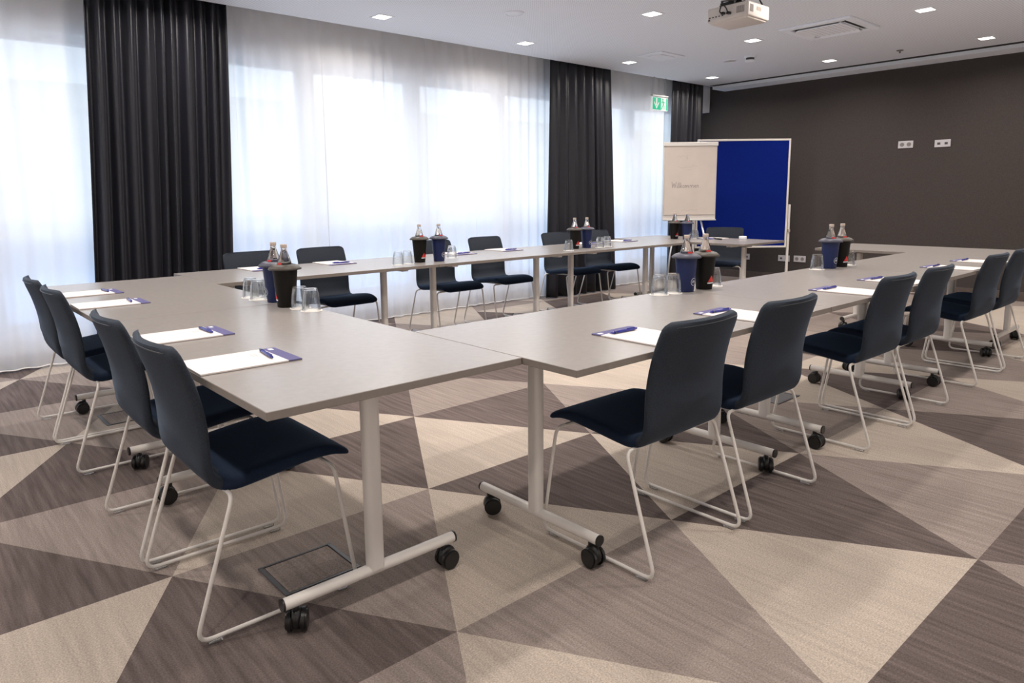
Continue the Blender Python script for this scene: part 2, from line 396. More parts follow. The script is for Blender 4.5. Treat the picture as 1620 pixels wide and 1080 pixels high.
# ------------------------------------------------------------------ curtains
def cloth(name, xa, xb, yc, amp, period, z0, z1, M, label, cat, seed, nz=26, thick=0.0, flare=0.0, skew=0.0, group=None, hem=False, dens=14):
    R = random.Random(seed); nx = int((xb - xa) / period * dens) + 1
    ph = R.random() * 6; offs = []
    # random pleat widths
    edges = [0.0]
    while edges[-1] < xb - xa: edges.append(edges[-1] + period * R.uniform(.65, 1.4))
    am = [R.uniform(.6, 1.15) for _ in edges]; dr = [R.uniform(-1, 1) for _ in edges]
    V = []; Fc = []
    for iz in range(nz + 1):
        s = iz / nz; z = z0 + (z1 - z0) * s
        for ix in range(nx + 1):
            x = (xb - xa) * ix / nx
            k = max(q for q in range(len(edges)) if edges[q] <= x + 1e-9); k2 = min(k + 1, len(edges) - 1)
            f = (x - edges[k]) / max(1e-6, (edges[k2] - edges[k]) if k2 != k else period)
            a = amp * (am[k] * (1 - f) + am[k2] * f) * (0.8 + .2 * (1 - s)) * (0.8 + .2 * math.cos(3 * s + k))
            y = yc + a * math.sin(2 * PI * f + dr[k] * .5 * (1 - s)) + amp * .35 * math.sin(x * 2.3 + ph + s * 1.1)
            mid = (xb + xa) / 2; xx = xa + x
            xx = mid + (xx - mid) * (1 + flare * (1 - s)) + .012 * dr[k] * math.sin(s * 3) + skew * (1 - s)
            V.append((xx, y, z))
    w_ = nx + 1
    for iz in range(nz):
        for ix in range(nx):
            Fc.append((iz * w_ + ix, iz * w_ + ix + 1, (iz + 1) * w_ + ix + 1, (iz + 1) * w_ + ix))
    o = mk(name, V, Fc, M, None, True)
    if thick:
        md = o.modifiers.new('thickness', 'SOLIDIFY'); md.thickness = thick; md.offset = 0
    tag(o, label, cat, group)
    if hem:
        V2, F2 = tube_data([V[i] for i in range(nx + 1)][::2], .0045, 6)
        h = mk('hem', V2, F2, M_WALL, o, True)
    return o
GC, GS = 'dark curtains hanging in front of the sheers', 'white sheer curtains along the window wall'
cloth('dark_curtain', -.19, .79, 4.262, .055, .105, .012, 2.93, M_CURT, 'wide midnight blue curtain on the left, between two stretches of sheer', 'curtain', 3, thick=.003, flare=.02, skew=-.12, group=GC)
cloth('dark_curtain', 4.42, 5.52, 4.262, .055, .115, .012, 2.93, M_CURT, 'midnight blue curtain in the middle, behind the third window-side table', 'curtain', 5, thick=.003, flare=.16, skew=.05, group=GC)
cloth('dark_curtain', 6.80, 7.50, 4.262, .05, .11, .012, 2.93, M_CURT, 'narrow dark curtain in the far corner above the flip chart', 'curtain', 8, thick=.003, flare=.02, group=GC)
cloth('sheer_curtain', -2.6, .30, 4.412, .025, .17, .018, 2.93, M_SHEER, 'white sheer curtain at the left edge, left of the first dark curtain', 'curtain', 13, group=GS, hem=True)
cloth('sheer_curtain', .30, 4.95, 4.412, .025, .16, .018, 2.93, M_SHEER, 'long white sheer curtain between the first and second dark curtains', 'curtain', 14, group=GS, hem=True)
cloth('sheer_curtain', 4.95, 7.30, 4.412, .025, .16, .018, 2.93, M_SHEER, 'white sheer curtain behind the exit sign, between second and third dark curtains', 'curtain', 15, group=GS, hem=True)

# ------------------------------------------------------------------ tables
TH, TL, TW, TT = .72, 1.6, .8, .022
def make_table():
    t = thing('conference_table', '', 'table')
    bm = bmesh.new(); add_box(bm, -TL / 2 + .0012, TL / 2 - .0012, -TW / 2 + .0012, TW / 2 - .0012, TH - TT, TH, .0015, 1)
    o = from_bm('tabletop', bm, [M_EDGE, M_TOP], t)
    for p in o.data.polygons:
        if p.normal.z > .9: p.material_index = 1
    A, HF, ZF, RF = .228, .292, .0965, .0175
    for s in (-1, 1):
        x = s * (TL / 2 - A)
        # rounded column
        bm = bmesh.new(); add_box(bm, x - .021, x + .021, -.026, .026, ZF + .004, TH - TT - .012, 0)
        es = [e for e in bm.edges if abs(e.verts[0].co.z - e.verts[1].co.z) > .1]
        bmesh.ops.bevel(bm, geom=es, offset=.015, segments=4, affect='EDGES', profile=.5)
        autosmooth(from_bm('leg_column', bm, M_WHITE, t), 40)
        box('support_arm', x - .025, x + .025, -.30, .30, TH - TT - .022, TH - TT, M_WHITE, t, .004)
        box('bracket_plate', x - .05, x + .05, -.07, .07, TH - TT - .032, TH - TT - .022, M_BLK, t, .003)
        ft = tube('foot', [(x, -HF, ZF), (x, -.1, ZF), (x, .1, ZF), (x, HF, ZF)], RF, M_WHITE, t, 16)
        autosmooth(ft, 50)
        for q in (-1, 1):
            c = tube('end_cap', [(x, q * HF, ZF), (x, q * (HF + .006), ZF)], RF + .0012, M_BLK, ft, 16); autosmooth(c, 50)
            # swivel caster: housing with stem, two wheels
            yc = q * (HF - .035); an = (s * 1.1 + q * .5) ; ca, sa = math.cos(an), math.sin(an)
            ox, oy = x + .012 * ca, yc + .012 * sa
            bm = bmesh.new()
            bmesh.ops.create_cone(bm, cap_ends=True, segments=12, radius1=.009, radius2=.009, depth=.03, matrix=Matrix.Translation((x, yc, .074)))
            bmesh.ops.create_uvsphere(bm, u_segments=14, v_segments=8, radius=.031, matrix=Matrix.Translation((ox, oy, .040)) @ Matrix.Rotation(an, 4, 'Z') @ Matrix.Diagonal((1.06, .62, 1.12, 1)))
            k = from_bm('caster', bm, M_BLK, t, True)
            for e in (-1, 1):
                bm = bmesh.new()
                bmesh.ops.create_cone(bm, cap_ends=True, segments=20, radius1=.0325, radius2=.0325, depth=.020,
                    matrix=Matrix.Translation((ox - sa * e * .0195, oy + ca * e * .0195, .0327)) @ Matrix.Rotation(an, 4, 'Z') @ Matrix.Rotation(PI / 2, 4, 'X'))
                bmesh.ops.bevel(bm, geom=[e2 for e2 in bm.edges if len(e2.link_faces) == 2 and e2.calc_face_angle(0) > 1], offset=.005, segments=2, affect='EDGES')
                autosmooth(from_bm('wheel', bm, M_BLK, k), 40)
    return t
tproto = make_table(); tu = []
YR = TW / 2 - .222                # centre line of the right row
YF = 2.593 + TW / 2               # centre line of the window row
GT = 'grey conference tables in the open rectangle'
place = lambda x, y, rot, lab: inst(tproto, tu, (x, y, 0), rot, lab, GT)
place(-TW / 2, TL / 2, PI / 2, 'grey conference table nearest the camera on the left, two pads on it')
place(-TW / 2, TL * 1.5, PI / 2, 'grey conference table at the far end of the left row, before the wide dark curtain')
for k, q in enumerate(['first grey table of the right row, joined to the nearest left table',
                       'second grey table of the right row, middle of that row',
                       'third grey table of the right row, farthest along it']):
    place(TL * (k + .5), YR, 0, q)
for k, q in enumerate(['grey table of the window row nearest the left row, in front of two chairs',
                       'middle grey table of the window row',
                       'grey table of the window row in front of the middle dark curtain']):
    place(TL * (k + .5), YF, 0, q)
place(4.8 + TW / 2, 1.324 - TL / 2, PI / 2, 'grey table closing the far right end, parallel to the dark wall')
place(4.8 + TW / 2, 2.002 + TL / 2, PI / 2, 'grey table at the far end beside the flip chart, standing crosswise')

# ------------------------------------------------------------------ chairs
def catmull(P, n):
    out = []
    for i in range(len(P) - 1):
        p0, p1, p2, p3 = P[max(i - 1, 0)], P[i], P[i + 1], P[min(i + 2, len(P) - 1)]
        for k in range(n):
            t = k / n
            out.append(tuple(.5 * ((2 * b) + (c - a) * t + (2 * a - 5 * b + 4 * c - d) * t * t + (-a + 3 * b - 3 * c + d) * t ** 3) for a, b, c, d in zip(p0, p1, p2, p3)))
    out.append(P[-1]); return out
SEATP = [(.270, .404, .012), (.248, .421, .024), (.200, .437, .036), (.130, .440, .044), (.050, .432, .046), (-.035, .421, .046), (-.095, .414, .043), (-.132, .421, .038)]
BACKP = [(-.118, .4155, .040), (-.146, .429, .035), (-.162, .462, .031), (-.165, .51, .029), (-.165, .57, .028), (-.173, .64, .028), (-.190, .715, .028), (-.212, .78, .025), (-.224, .815, .017)]
def shell(name, P, M, parent, is_back):
    C = catmull(P, 3); n = len(C); TS = [-1, -.985, -.955, -.91, -.75, -.5, -.25, 0, .25, .5, .75, .91, .955, .985, 1]; NT = len(TS) - 1; V = []; Fc = []
    L = [0]
    for i in range(1, n): L.append(L[-1] + math.dist(C[i][:2], C[i - 1][:2]))
    for i, (f, z, th) in enumerate(C):
        a, b = C[max(i - 1, 0)], C[min(i + 1, n - 1)]
        tf, tz = b[0] - a[0], b[1] - a[1]; l = math.hypot(tf, tz); nf, nz = tz / l, -tf / l      # normal towards the sitter
        if is_back: nf, nz = (nf, nz) if nf > 0 else (-nf, -nz)
        else: nf, nz = (nf, nz) if nz > 0 else (-nf, -nz)
        # half width with rounded corners at the free end
        d = (L[-1] - L[i]) if is_back else L[i]
        w_ = .217 if is_back else .220
        rc = .032 if is_back else .045
        if d < rc: w_ -= rc - math.sqrt(max(0, rc * rc - (rc - d) ** 2))
        if is_back: w_ -= .006 * (L[i] / L[-1])
        ring = []
        for side in (1, -1):
            ts = list(TS)
            if side < 0: ts = ts[::-1]
            for k, t in enumerate(ts):
                if side < 0 and (k == 0 or k == NT): continue
                e = math.sqrt(max(0, 1 - max(0, (abs(t) - .91) / .09) ** 2)) * (1 - .10 * t * t)
                h = th / 2 * e * side
                bul = 0
                if is_back: bul = -.032 * (1 - t * t) * min(1, max(0, (z - .43) / .12))
                else: bul = 0
                dip = -.010 * (1 - t * t) * max(0, min(1, (f + .15) / .1)) * max(0, min(1, (.2 - f) / .1)) if not is_back else 0
                ring.append((t * w_, f + nf * h + bul, z + nz * h + dip))
        V += ring
    m_ = len(ring)
    for i in range(n - 1):
        for k in range(m_):
            k2 = (k + 1) % m_; Fc.append((i * m_ + k, i * m_ + k2, (i + 1) * m_ + k2, (i + 1) * m_ + k))
    Fc.append(tuple(range(m_))[::-1]); Fc.append(tuple(range((n - 1) * m_, n * m_)))
    bm = bmesh.new(); vs = [bm.verts.new(v) for v in V]
    for q in Fc: bm.faces.new([vs[a] for a in q])
    o = from_bm(name, bm, M, parent, True)
    return autosmooth(o, 60)
def make_chair():
    t = thing('conference_chair', '', 'chair')
    shell('seat', SEATP, M_FABS, t, False)
    b = shell('backrest', BACKP, M_FAB, t, True)
    # piping along the rear top edge of the backrest
    pts = []
    for k in range(13):
        u = -1 + 2 * k / 12
        pts.append((u * .168, -.2215 - .032 * (1 - (u * .168 / .21) ** 2) - .0098, .800))
    tube('top_seam', pts, .0016, M_CURT, b, 6)
    for s in (-1, 1):
        path = fillet([(s * .004, -.118, .397), (s * .250, -.120, .397), (s * .256, -.245, .0125), (s * .256, .245, .0125), (s * .250, .187, .400), (s * .004, .190, .400)], .032, 5)
        tube('leg_frame', path, .0062, M_WHITE, t, 8)
        tube('seat_rail', [(s * .150, -.118, .397), (s * .150, .03, .399), (s * .150, .188, .400)], .0058, M_WHITE, t, 8)
        for f in (-.195, .195):
            box('glide', s * .256 - .008, s * .256 + .008, f - .020, f + .020, 0, .011, M_CLEAR, t, .003)
    box('seat_bracket', -.12, .12, -.10, .14, .397, .404, M_BLK, t, .002)
    return t
cproto = make_chair(); cu = []
chair = lambda x, y, rot, lab, grp: inst(cproto, cu, (x, y, 0), rot, lab, grp)
GR, GL, GF = 'chairs along the right table row', 'chairs along the left table row', 'chairs along the window-side table row'
Ld = 'navy sled-frame chair'
for y, q in [(.595, 'nearest the camera in the left row'), (1.155, 'second from the camera in the left row'), (2.19, 'third from the camera in the left row'), (2.735, 'farthest in the left row, beside the sheer curtain')]:
    chair(-.647, y, -PI / 2 + random.uniform(-.015, .015), Ld + ', ' + q, GL)
for x, q in [(.537, 'nearest the camera in the right row'), (1.13, 'second from the camera in the right row'), (2.197, 'third from the camera in the right row'), (2.765, 'fourth from the camera in the right row'), (3.822, 'fifth from the camera in the right row'), (4.415, 'last in the right row, at the right photo edge')]:
    chair(x, -.052, random.uniform(-.015, .015), Ld + ', ' + q, GR)
for x, y, a, q in [(.62, 3.40, 0, 'leftmost on the window side, partly behind two bottle coolers'), (1.20, 3.42, .03, 'second from left on the window side'),
                   (2.31, 3.45, 0, 'third from left on the window side, behind a cooler pair'), (2.98, 3.50, .02, 'fourth from left on the window side'),
                   (3.98, 3.52, 0, 'fifth from left on the window side, before the middle dark curtain'), (4.60, 3.50, -.02, 'rightmost on the window side, at the middle dark curtain')]:
    chair(x, y, PI + a, Ld + ', ' + q, GF)
fx = Vector((-.93, -.36)).normalized()
chair(5.80, 2.86, math.atan2(fx.y, fx.x) - PI / 2, 'navy chair at the far cross table, in front of the blue pinboard', None)

# ------------------------------------------------------------------ note pads and pens
def make_pad():
    t = thing('note_pad', '', 'note pad')
    box('backing', -.1485, .1485, -.105, .105, 0, .0022, M_EDGE, t)
    box('paper', -.1485, .106, -.105, .105, .0022, .006, M_PAPER, t)
    hd = box('header_strip', .106, .1485, -.105, .105, .0022, .0055, M_HEAD, t)
    box('logo', .120, .134, .072, .094, .0055, .0058, M_WPRINT, hd)
    for k in range(2): box('printed_line', .045 + k * .012, .049 + k * .012, .012, .050, .006, .0062, M_PRINT, t)
    return t
def make_pen():
    t = thing('ballpoint_pen', '', 'pen')
    V, Fc = lathe_data([(.001, -.071), (.0035, -.060), (.0052, -.045), (.0054, .0), (.0054, .055), (.0042, .062), (.003, .066), (.003, .071)], 10)
    V = [(z, x, y + .0056) for x, y, z in V]
    mk('barrel', V, Fc, M_PEN, t, True)
    box('clip', .020, .060, -.0018, .0018, .0108, .0128, M_PEN, t, .0006)
    tube('grip_ring', [(-.047, 0, .0056), (-.041, 0, .0056)], .0057, M_BLK, t, 10)
    return t
padp, penp = make_pad(), make_pen(); pu, nu = [], []
def setting(x, y, rot, where):
    a = rot + random.uniform(-.02, .02)
    inst(padp, pu, (x, y, TH), a, 'white note pad with violet-blue header, ' + where, 'note pads on the tables')
    c, s = math.cos(a), math.sin(a); dx, dy = .083, .012
    inst(penp, nu, (x + dx * c - dy * s, y + dx * s + dy * c, TH + .0063), a - PI / 2 + random.uniform(-.12, .06), 'blue ballpoint pen lying on the pad ' + where, 'blue pens on the pads')
for y, q in [(.545, 'nearest the camera on the left row'), (1.085, 'second from the camera on the left row'), (2.145, 'third from the camera on the left row'), (2.64, 'farthest on the left row')]:
    setting(-.648, y, 0, q)
for x, q in [(.515, 'nearest the camera on the right row'), (1.135, 'second on the right row'), (2.14, 'third on the right row'), (2.72, 'fourth on the right row'), (3.68, 'fifth on the right row'), (4.26, 'last on the right row')]:
    setting(x, -.064, PI / 2, q)
for x, q in [(.53, 'leftmost on the window row'), (1.10, 'second on the window row'), (2.26, 'third on the window row'), (2.80, 'fourth on the window row'), (3.90, 'fifth on the window row'), (4.46, 'last on the window row')]:
    setting(x, 3.235, -PI / 2, q)
setting(5.40, 2.72, PI, 'on the far cross table')

# ------------------------------------------------------------------ coolers, bottles, tumblers
def cone_patch(shape2d, az, zc, off=.0009):
    """2-d outline (u along the circumference, v up) laid on the tapered cooler wall"""
    out = []
    for u, v in shape2d:
        z = zc + v; rad = .0405 + (.0545 - .0405) * z / .17 + off
        a = az + u / rad
        out.append((rad * math.cos(a), rad * math.sin(a), z))
    return out
def ring_quads(ro, ri, n, a0=0, a1=2 * PI):
    pts = [];
    for k in range(n + 1):
        a = a0 + (a1 - a0) * k / n; pts += [(ro * math.cos(a), ro * math.sin(a)), (ri * math.cos(a), ri * math.sin(a))]
    return pts, [(2 * k, 2 * k + 1, 2 * k + 3, 2 * k + 2) for k in range(n)]
def cooler(x, y, dark, az, label):
    t = thing('bottle_cooler', label, 'bottle cooler', (x, y, TH), 0, 'bottle coolers on the tables')
    bod = lathe('cooler_body', [(.0385, 0), (.0405, .002), (.0545, .170), (.0515, .170), (.0375, .008), (.001, .008), (.001, .0)], M_COOLK if dark else M_COOLB, t, 32, closed=True)
    autosmooth(bod, 40)
    c = lathe('collar', [(.0350, .1905), (.0400, .1935), (.0560, .1890), (.0690, .1795), (.0735, .1720), (.0715, .1690), (.0600, .1730), (.0545, .1745), (.0450, .1800), (.0350, .1860)], M_COLLK if dark else M_COLLB, t, 32, closed=True)
    if dark:
        n = 8; P = []; Fc = []
        for k in range(n + 1):
            v = k / n * .97
            for c_ in range(9): P.append(((-.019 + .038 * c_ / 8) * (1 - v), v * .034))
        Fc = [(9 * k + c_, 9 * k + c_ + 1, 9 * k + c_ + 10, 9 * k + c_ + 9) for k in range(n) for c_ in range(8)]
        l = mk('logo_triangle', cone_patch(P, az, .040), Fc, M_RED, bod)
        P = []; 
        for k in range(9): u = -.021 + .042 * k / 8; P += [(u, 0), (u, .006)]
        mk('logo_lettering', cone_patch(P, az, .031), [(2 * k, 2 * k + 1, 2 * k + 3, 2 * k + 2) for k in range(8)], M_WPRINT, bod)
    else:
        P, Fc = ring_quads(.019, .0172, 28)
        mk('logo_ring', cone_patch(P, az, .052), Fc, M_WPRINT, bod)
        # three letter-like strokes inside the ring
        P = []; Fc = []
        for (u0_, v0_, u1_, v1_) in [(-.009, -.006, -.0065, .006), (-.0065, .0035, -.001, .006), (-.001, -.006, .0015, .006), (.005, -.006, .0075, .006), (-.0005, .001, .0075, .0032)]:
            b0 = len(P); P += [(u0_, v0_), (u1_, v0_), (u1_, v1_), (u0_, v1_)]; Fc.append((b0, b0 + 1, b0 + 2, b0 + 3))
        mk('logo_lettering', cone_patch(P, az, .052), Fc, M_WPRINT, bod)
    return t
def bottle(x, y, az, label):
    t = thing('glass_bottle', label, 'bottle', (x, y, TH + .009), 0, 'glass bottles in the coolers')
    prof = [(.026, 0), (.030, .003), (.0315, .01), (.0325, .10), (.0335, .150), (.0330, .176), (.0295, .195), (.0235, .214), (.0175, .231), (.0138, .244), (.0125, .254), (.0128, .262)]
    inner = [(.0105, .262), (.0105, .250), (.0120, .242), (.0155, .230), (.0215, .212)]
    g = lathe('bottle_body', prof + [(.0100, .262)], M_GLASS, t, 24)
    lathe('screw_cap', [(.0142, .257), (.0146, .259), (.0146, .271), (.0135, .2735)], M_CAP, t, 20)
    P = []; n = 8
    for k in range(n + 1):
        a = az - .5 + 1.0 * k / n
        P += [(.0342 * math.cos(a), .0342 * math.sin(a), .165), (.0306 * math.cos(a), .0306 * math.sin(a), .192)]
    mk('label', P, [(2 * k, 2 * k + 1, 2 * k + 3, 2 * k + 2) for k in range(n)], M_RED, g, True)
    return t
tum_used = []
def make_tumbler():
    t = thing('glass_tumbler', '', 'glass', group='upturned tumblers on the tables')
    prof = [(.0395, 0), (.0400, .002), (.0385, .030), (.0350, .065), (.0300, .090), (.0275, .0955), (.0255, .0965), (.001, .0955),
            (.001, .0885), (.0248, .0885), (.0286, .0875), (.0338, .0640), (.0373, .030), (.0388, .002), (.0391, 0)]
    autosmooth(lathe('glass_wall', prof, M_TUMB, t, 28, closed=True), 60)
    return t
tump = make_tumbler()
def tumbler(x, y, label):
    c = lathe('paper_coaster', [(.047, 0), (.0472, .0006), (.047, .0012)], M_COAST, None, 28); c.location = (x, y, TH)
    tag(c, 'white coaster under the ' + label, 'coaster', 'paper coasters')
    inst(tump, tum_used, (x, y, TH + .0013), random.random() * 6, label, 'upturned tumblers on the tables')
def toward_cam(x, y, turn):
    return math.atan2(CAM.y - y, CAM.x - x) + turn
SETS = [
  ('on the left table row', (-.049, 1.655), (-.078, 1.475), -1.32, [(-.078, 1.885, 'leftmost'), (-.082, 1.782, 'second from left'), (-.055, 1.385, 'third from left'), (-.050, 1.288, 'nearest')]),
  ('on the window row, left pair', (1.745, 2.79), (1.595, 2.83), .9, [(1.36, 2.766, 'leftmost'), (1.462, 2.80, 'middle'), (1.99, 2.95, 'rightmost')]),
  ('on the window row, right pair', (3.50, 2.86), (3.345, 2.87), .9, [(3.15, 2.76, 'leftmost'), (3.63, 2.81, 'middle'), (3.78, 2.85, 'rightmost')]),
  ('on the flip chart cross table', (5.13, 2.87), (5.13, 3.03), .9, [(5.27, 2.86, 'only')]),
  ('on the right row, near pair', (1.592, .50), (1.742, .49), 1.0, [(1.401, .52, 'leftmost'), (1.493, .506, 'middle'), (1.880, .52, 'rightmost')]),
  ('on the right row, far pair', (3.168, .479), (3.318, .473), 1.0, [(3.042, .502, 'left'), (3.457, .479, 'right')]),
]
for where, cb, ck, turn, gl in SETS:
    cooler(*cb, False, toward_cam(*cb, turn), 'navy blue bottle cooler with ring logo ' + where)
    cooler(*ck, True, toward_cam(*ck, turn * (1.08 if turn < 0 else .85)), 'black bottle cooler with red triangle logo ' + where)
    bottle(*cb, toward_cam(*cb, turn * .7), 'clear glass bottle in the navy cooler ' + where)
    bottle(*ck, toward_cam(*ck, turn * .7), 'clear glass bottle in the black cooler ' + where)
    for x, y, q in gl: tumbler(x, y, '%s tumbler by the coolers %s' % (q, where))
# small things on the far cross table
bx = lathe('round_box', [(.038, 0), (.040, .003), (.040, .030), (.037, .034)], M_WPRINT, None, 24); bx.location = (5.50, 2.42, TH)
tag(bx, 'small round white box on the far cross table corner', 'box')
mkb = thing('marker_pen', 'black marker lying beside the pad on the far cross table', 'marker', (5.30, 2.60, TH), 1.2)
tube('marker_barrel', [(-.07, 0, .009), (.03, 0, .009)], .009, M_BLK, mkb, 12); tube('marker_cap', [(.03, 0, .0095), (.075, 0, .0095)], .0095, M_BLK, mkb, 12)

# ------------------------------------------------------------------ pinboard and flip chart
def oriented(P, Q):
    d = (Vector(Q) - Vector(P)); return math.atan2(d.y, d.x)
TLc, TRc = (6.60, 3.73), (7.50, 2.94)
ang = oriented(TLc, TRc); wd = math.dist(TLc, TRc)
pb = thing('pinboard', 'blue felt pinboard with white frame on posts, before the dark wall', 'pinboard', ((TLc[0] + TRc[0]) / 2, (TLc[1] + TRc[1]) / 2, 0), ang)
zb, zt = .50, 1.90; hw = wd / 2
box('felt_panel', -hw + .02, hw - .02, -.008, .012, zb + .02, zt - .02, M_NAVY, pb)
for nm, a in [('frame_rail', (-hw, hw, zt - .024, zt)), ('frame_rail', (-hw, hw, zb, zb + .024)), ('frame_stile', (-hw, -hw + .024, zb + .024, zt - .024)), ('frame_stile', (hw - .024, hw, zb + .024, zt - .024))]:
    box(nm, a[0], a[1], -.014, .016, a[2], a[3], M_WHITE, pb, .003)
for s in (-1, 1):
    po = box('post', s * (hw + .022) - .014, s * (hw + .022) + .014, -.014, .016, .04, 1.06, M_WHITE, pb, .005)
    box('post_foot', s * (hw + .022) - .016, s * (hw + .022) + .016, -.25, .25, 0, .04, M_WHITE, po, .006)
    box('clamp_knob', s * (hw + .022) - .016, s * (hw + .022) + .016, -.03, -.014, .70, .74, M_CAP, po, .004)
FL, FR = (5.92, 3.76), (6.42, 3.33)
ang = oriented(FL, FR); wd = math.dist(FL, FR); hw = wd / 2
fc = thing('flip_chart', 'flip chart with cream paper reading Willkommen, before the blue pinboard', 'flip chart', ((FL[0] + FR[0]) / 2, (FL[1] + FR[1]) / 2, 0), ang)
zb, zt = .885, 1.835
box('board', -hw, hw, 0, .018, zb, zt, M_PROJ, fc, .004)
pp = box('paper', -hw + .012, hw - .012, -.010, 0, zb + .065, zt - .045, M_CHART, fc, .002)
box('clamp_bar', -hw - .006, hw + .006, -.020, .004, zt - .045, zt + .004, M_WHITE, fc, .006)
box('pen_tray', -hw, hw, -.035, 0, zb - .006, zb + .010, M_ALU, fc, .003)
for k, (dx, dy) in enumerate([(-.24, -.14), (.24, -.14), (0, .42)]):
    tube('leg', [(dx * .6, .02, zb + .5 if k == 2 else zb + .05), (dx, dy * .55 + .02, .45), (dx * 1.25, dy, .012)], .011, M_ALU, fc, 10)
# handwriting: strokes as thin flat ribbons on the paper
def strokes(name, lines, x0, z0, sc, wdt, M, parent):
    V = []; Fc = []
    for ln in lines:
        P = [Vector((x0 + p[0] * sc, 0, z0 + p[1] * sc)) for p in ln]
        for i in range(len(P) - 1):
            d = (P[i + 1] - P[i]).normalized(); n = Vector((-d.z, 0, d.x)) * wdt / 2; e = d * wdt * .3; b0 = len(V)
            for q in (P[i] - e + n, P[i] - e - n, P[i + 1] + e - n, P[i + 1] + e + n): V.append((q.x, -.0106, q.z))
            Fc.append((b0, b0 + 1, b0 + 2, b0 + 3))
    return mk(name, V, Fc, M, parent)
def arch(x, n):          # n humps of an m / n, x-height 1
    out = [(x, 1.0), (x, 0)]
    for k in range(n):
        xa = x + k * .75; out += [(xa, .6), (xa + .22, .98), (xa + .5, .92), (xa + .62, .6), (xa + .66, 0)]
    return out
W = [[(0, 2.3), (.35, 0), (.85, 1.7), (1.3, 0), (1.75, 2.35)], [(2.1, 1.0), (2.15, 0), (2.35, .1)], [(2.12, 1.5), (2.16, 1.6)],
     [(2.7, 2.1), (2.6, .2), (2.8, 0)], [(3.15, 2.1), (3.05, .2), (3.25, 0)], [(3.6, 2.0), (3.55, 0)], [(4.15, 1.05), (3.6, .5), (4.2, 0)],
     [(4.9, .95), (4.55, .8), (4.5, .25), (4.8, 0), (5.15, .25), (5.1, .8), (4.9, .95)],
     arch(5.5, 2), arch(7.4, 2), [(9.25, .55), (9.8, .6), (9.65, .95), (9.35, .85), (9.25, .3), (9.5, 0), (9.9, .15)], arch(10.2, 1)]
strokes('handwriting', W, -.225, 1.285, .0305, .0042, M_INK, pp)
sk = [[(0, 0), (.6, .5), (1.1, -.1), (1.8, .6), (2.5, .1)], [(.2, -3.2), (1.5, -3.8), (3, -3.4), (4.6, -3.5), (5.6, -2.4)], [(3, .4), (3.2, -.8), (3.5, .5)], [(5.2, -3.1), (7, -3.2)], [(3.4, -4.4), (4.8, -4.2)]]
strokes('faint_sketch', sk, -.16, 1.66, .036, .003, M_INKF, pp)
strokes('faint_scribble', [[(0, 0), (1, .35), (1.8, 0), (3, .4), (4.2, .1), (5, .5)]], -.1, 1.0, .04, .003, M_INKF, pp)

# ------------------------------------------------------------------ exit sign
ex = thing('exit_sign', 'small green and white exit sign with down arrow before the sheer', 'exit sign', (6.30, 4.12, 2.28), 0)
box('panel', -.165, .165, -.010, .010, 0, .165, M_EXITW, ex, .002)
box('lamp_housing', -.172, .172, -.018, .018, .170, .192, M_ALU, ex, .004)
for s in (-.12, .12): tube('hanger_rod', [(s, 0, .19), (s, 0, H - 2.28)], .003, M_ALU, ex, 8)
def flat(name, polys, M, y=-.0106):
    V = []; Fc = []
    for P in polys:
        b0 = len(V); V += [(x, y, z) for x, z in P]; Fc.append(tuple(range(b0, b0 + len(P))))
    return mk(name, V, Fc, M, ex)
flat('green_field', [[(-.158, .008), (.018, .008), (.018, .158), (-.158, .158)]], M_GREEN)
flat('green_edge', [[(.128, .008), (.158, .008), (.158, .158), (.128, .158)]], M_GREEN)
flat('down_arrow', [[(-.088, .150), (-.062, .150), (-.062, .060), (-.088, .060)], [(-.075, .018), (-.025, .085), (-.025, .110), (-.075, .045)], [(-.075, .018), (-.075, .045), (-.125, .110), (-.125, .085)]], M_EXITW, -.0110)
man = [[(.058 + .013 * math.cos(a * PI / 4), .140 + .013 * math.sin(a * PI / 4)) for a in range(8)], [(.048, .122), (.078, .118), (.082, .075), (.060, .072)],
       [(.060, .075), (.076, .075), (.050, .040), (.030, .012), (.020, .022), (.042, .048)], [(.070, .078), (.082, .075), (.096, .052), (.096, .020), (.086, .020), (.084, .050)],
       [(.050, .122), (.052, .112), (.030, .092), (.022, .098)], [(.076, .118), (.080, .108), (.104, .094), (.108, .102)]]
flat('running_figure', man, M_GREEN)

# ------------------------------------------------------------------ wall sockets
def wall_box(y, z, kind, label):
    t = thing('wall_socket', label, 'socket', (X1, y, z), 0, 'double sockets on the dark wall')
    box('plate', -.010, 0, -.082, .082, -.042, .042, M_SOCK, t, .003)
    for s in (-1, 1):
        if kind == 'round':
            P = [(.024, -.0), (.024, .0012), (.019, .0012)]
            V, Fc = lathe_data([(.0245, .0095), (.0245, .0118), (.020, .0118), (.018, .0102)], 20)
            o = mk('socket_insert', [(-z_, s * .038 + x_, y_) for x_, y_, z_ in V], Fc, M_GRILL, t)
            for q in (-.008, .008): box('pin_hole', -.0115, -.0098, s * .038 + q - .003, s * .038 + q + .003, -.003, .003, M_SOCKD, o)
        else:
            o = box('port_insert', -.013, -.009, s * .038 - .016, s * .038 + .016, -.014, .012, M_SOCKD, t, .002)
wall_box(1.723, 1.765, 'round', 'double round power socket, left of the two high on the dark wall')
wall_box(1.331, 1.755, 'port', 'double data socket, right of the two high on the dark wall')
wall_box(3.757, .306, 'port', 'low double socket under the pinboard, leftmost on the dark wall')
wall_box(3.165, .314, 'port', 'low double socket behind the pinboard post')
wall_box(2.942, .318, 'round', 'low double socket just right of the pinboard post')

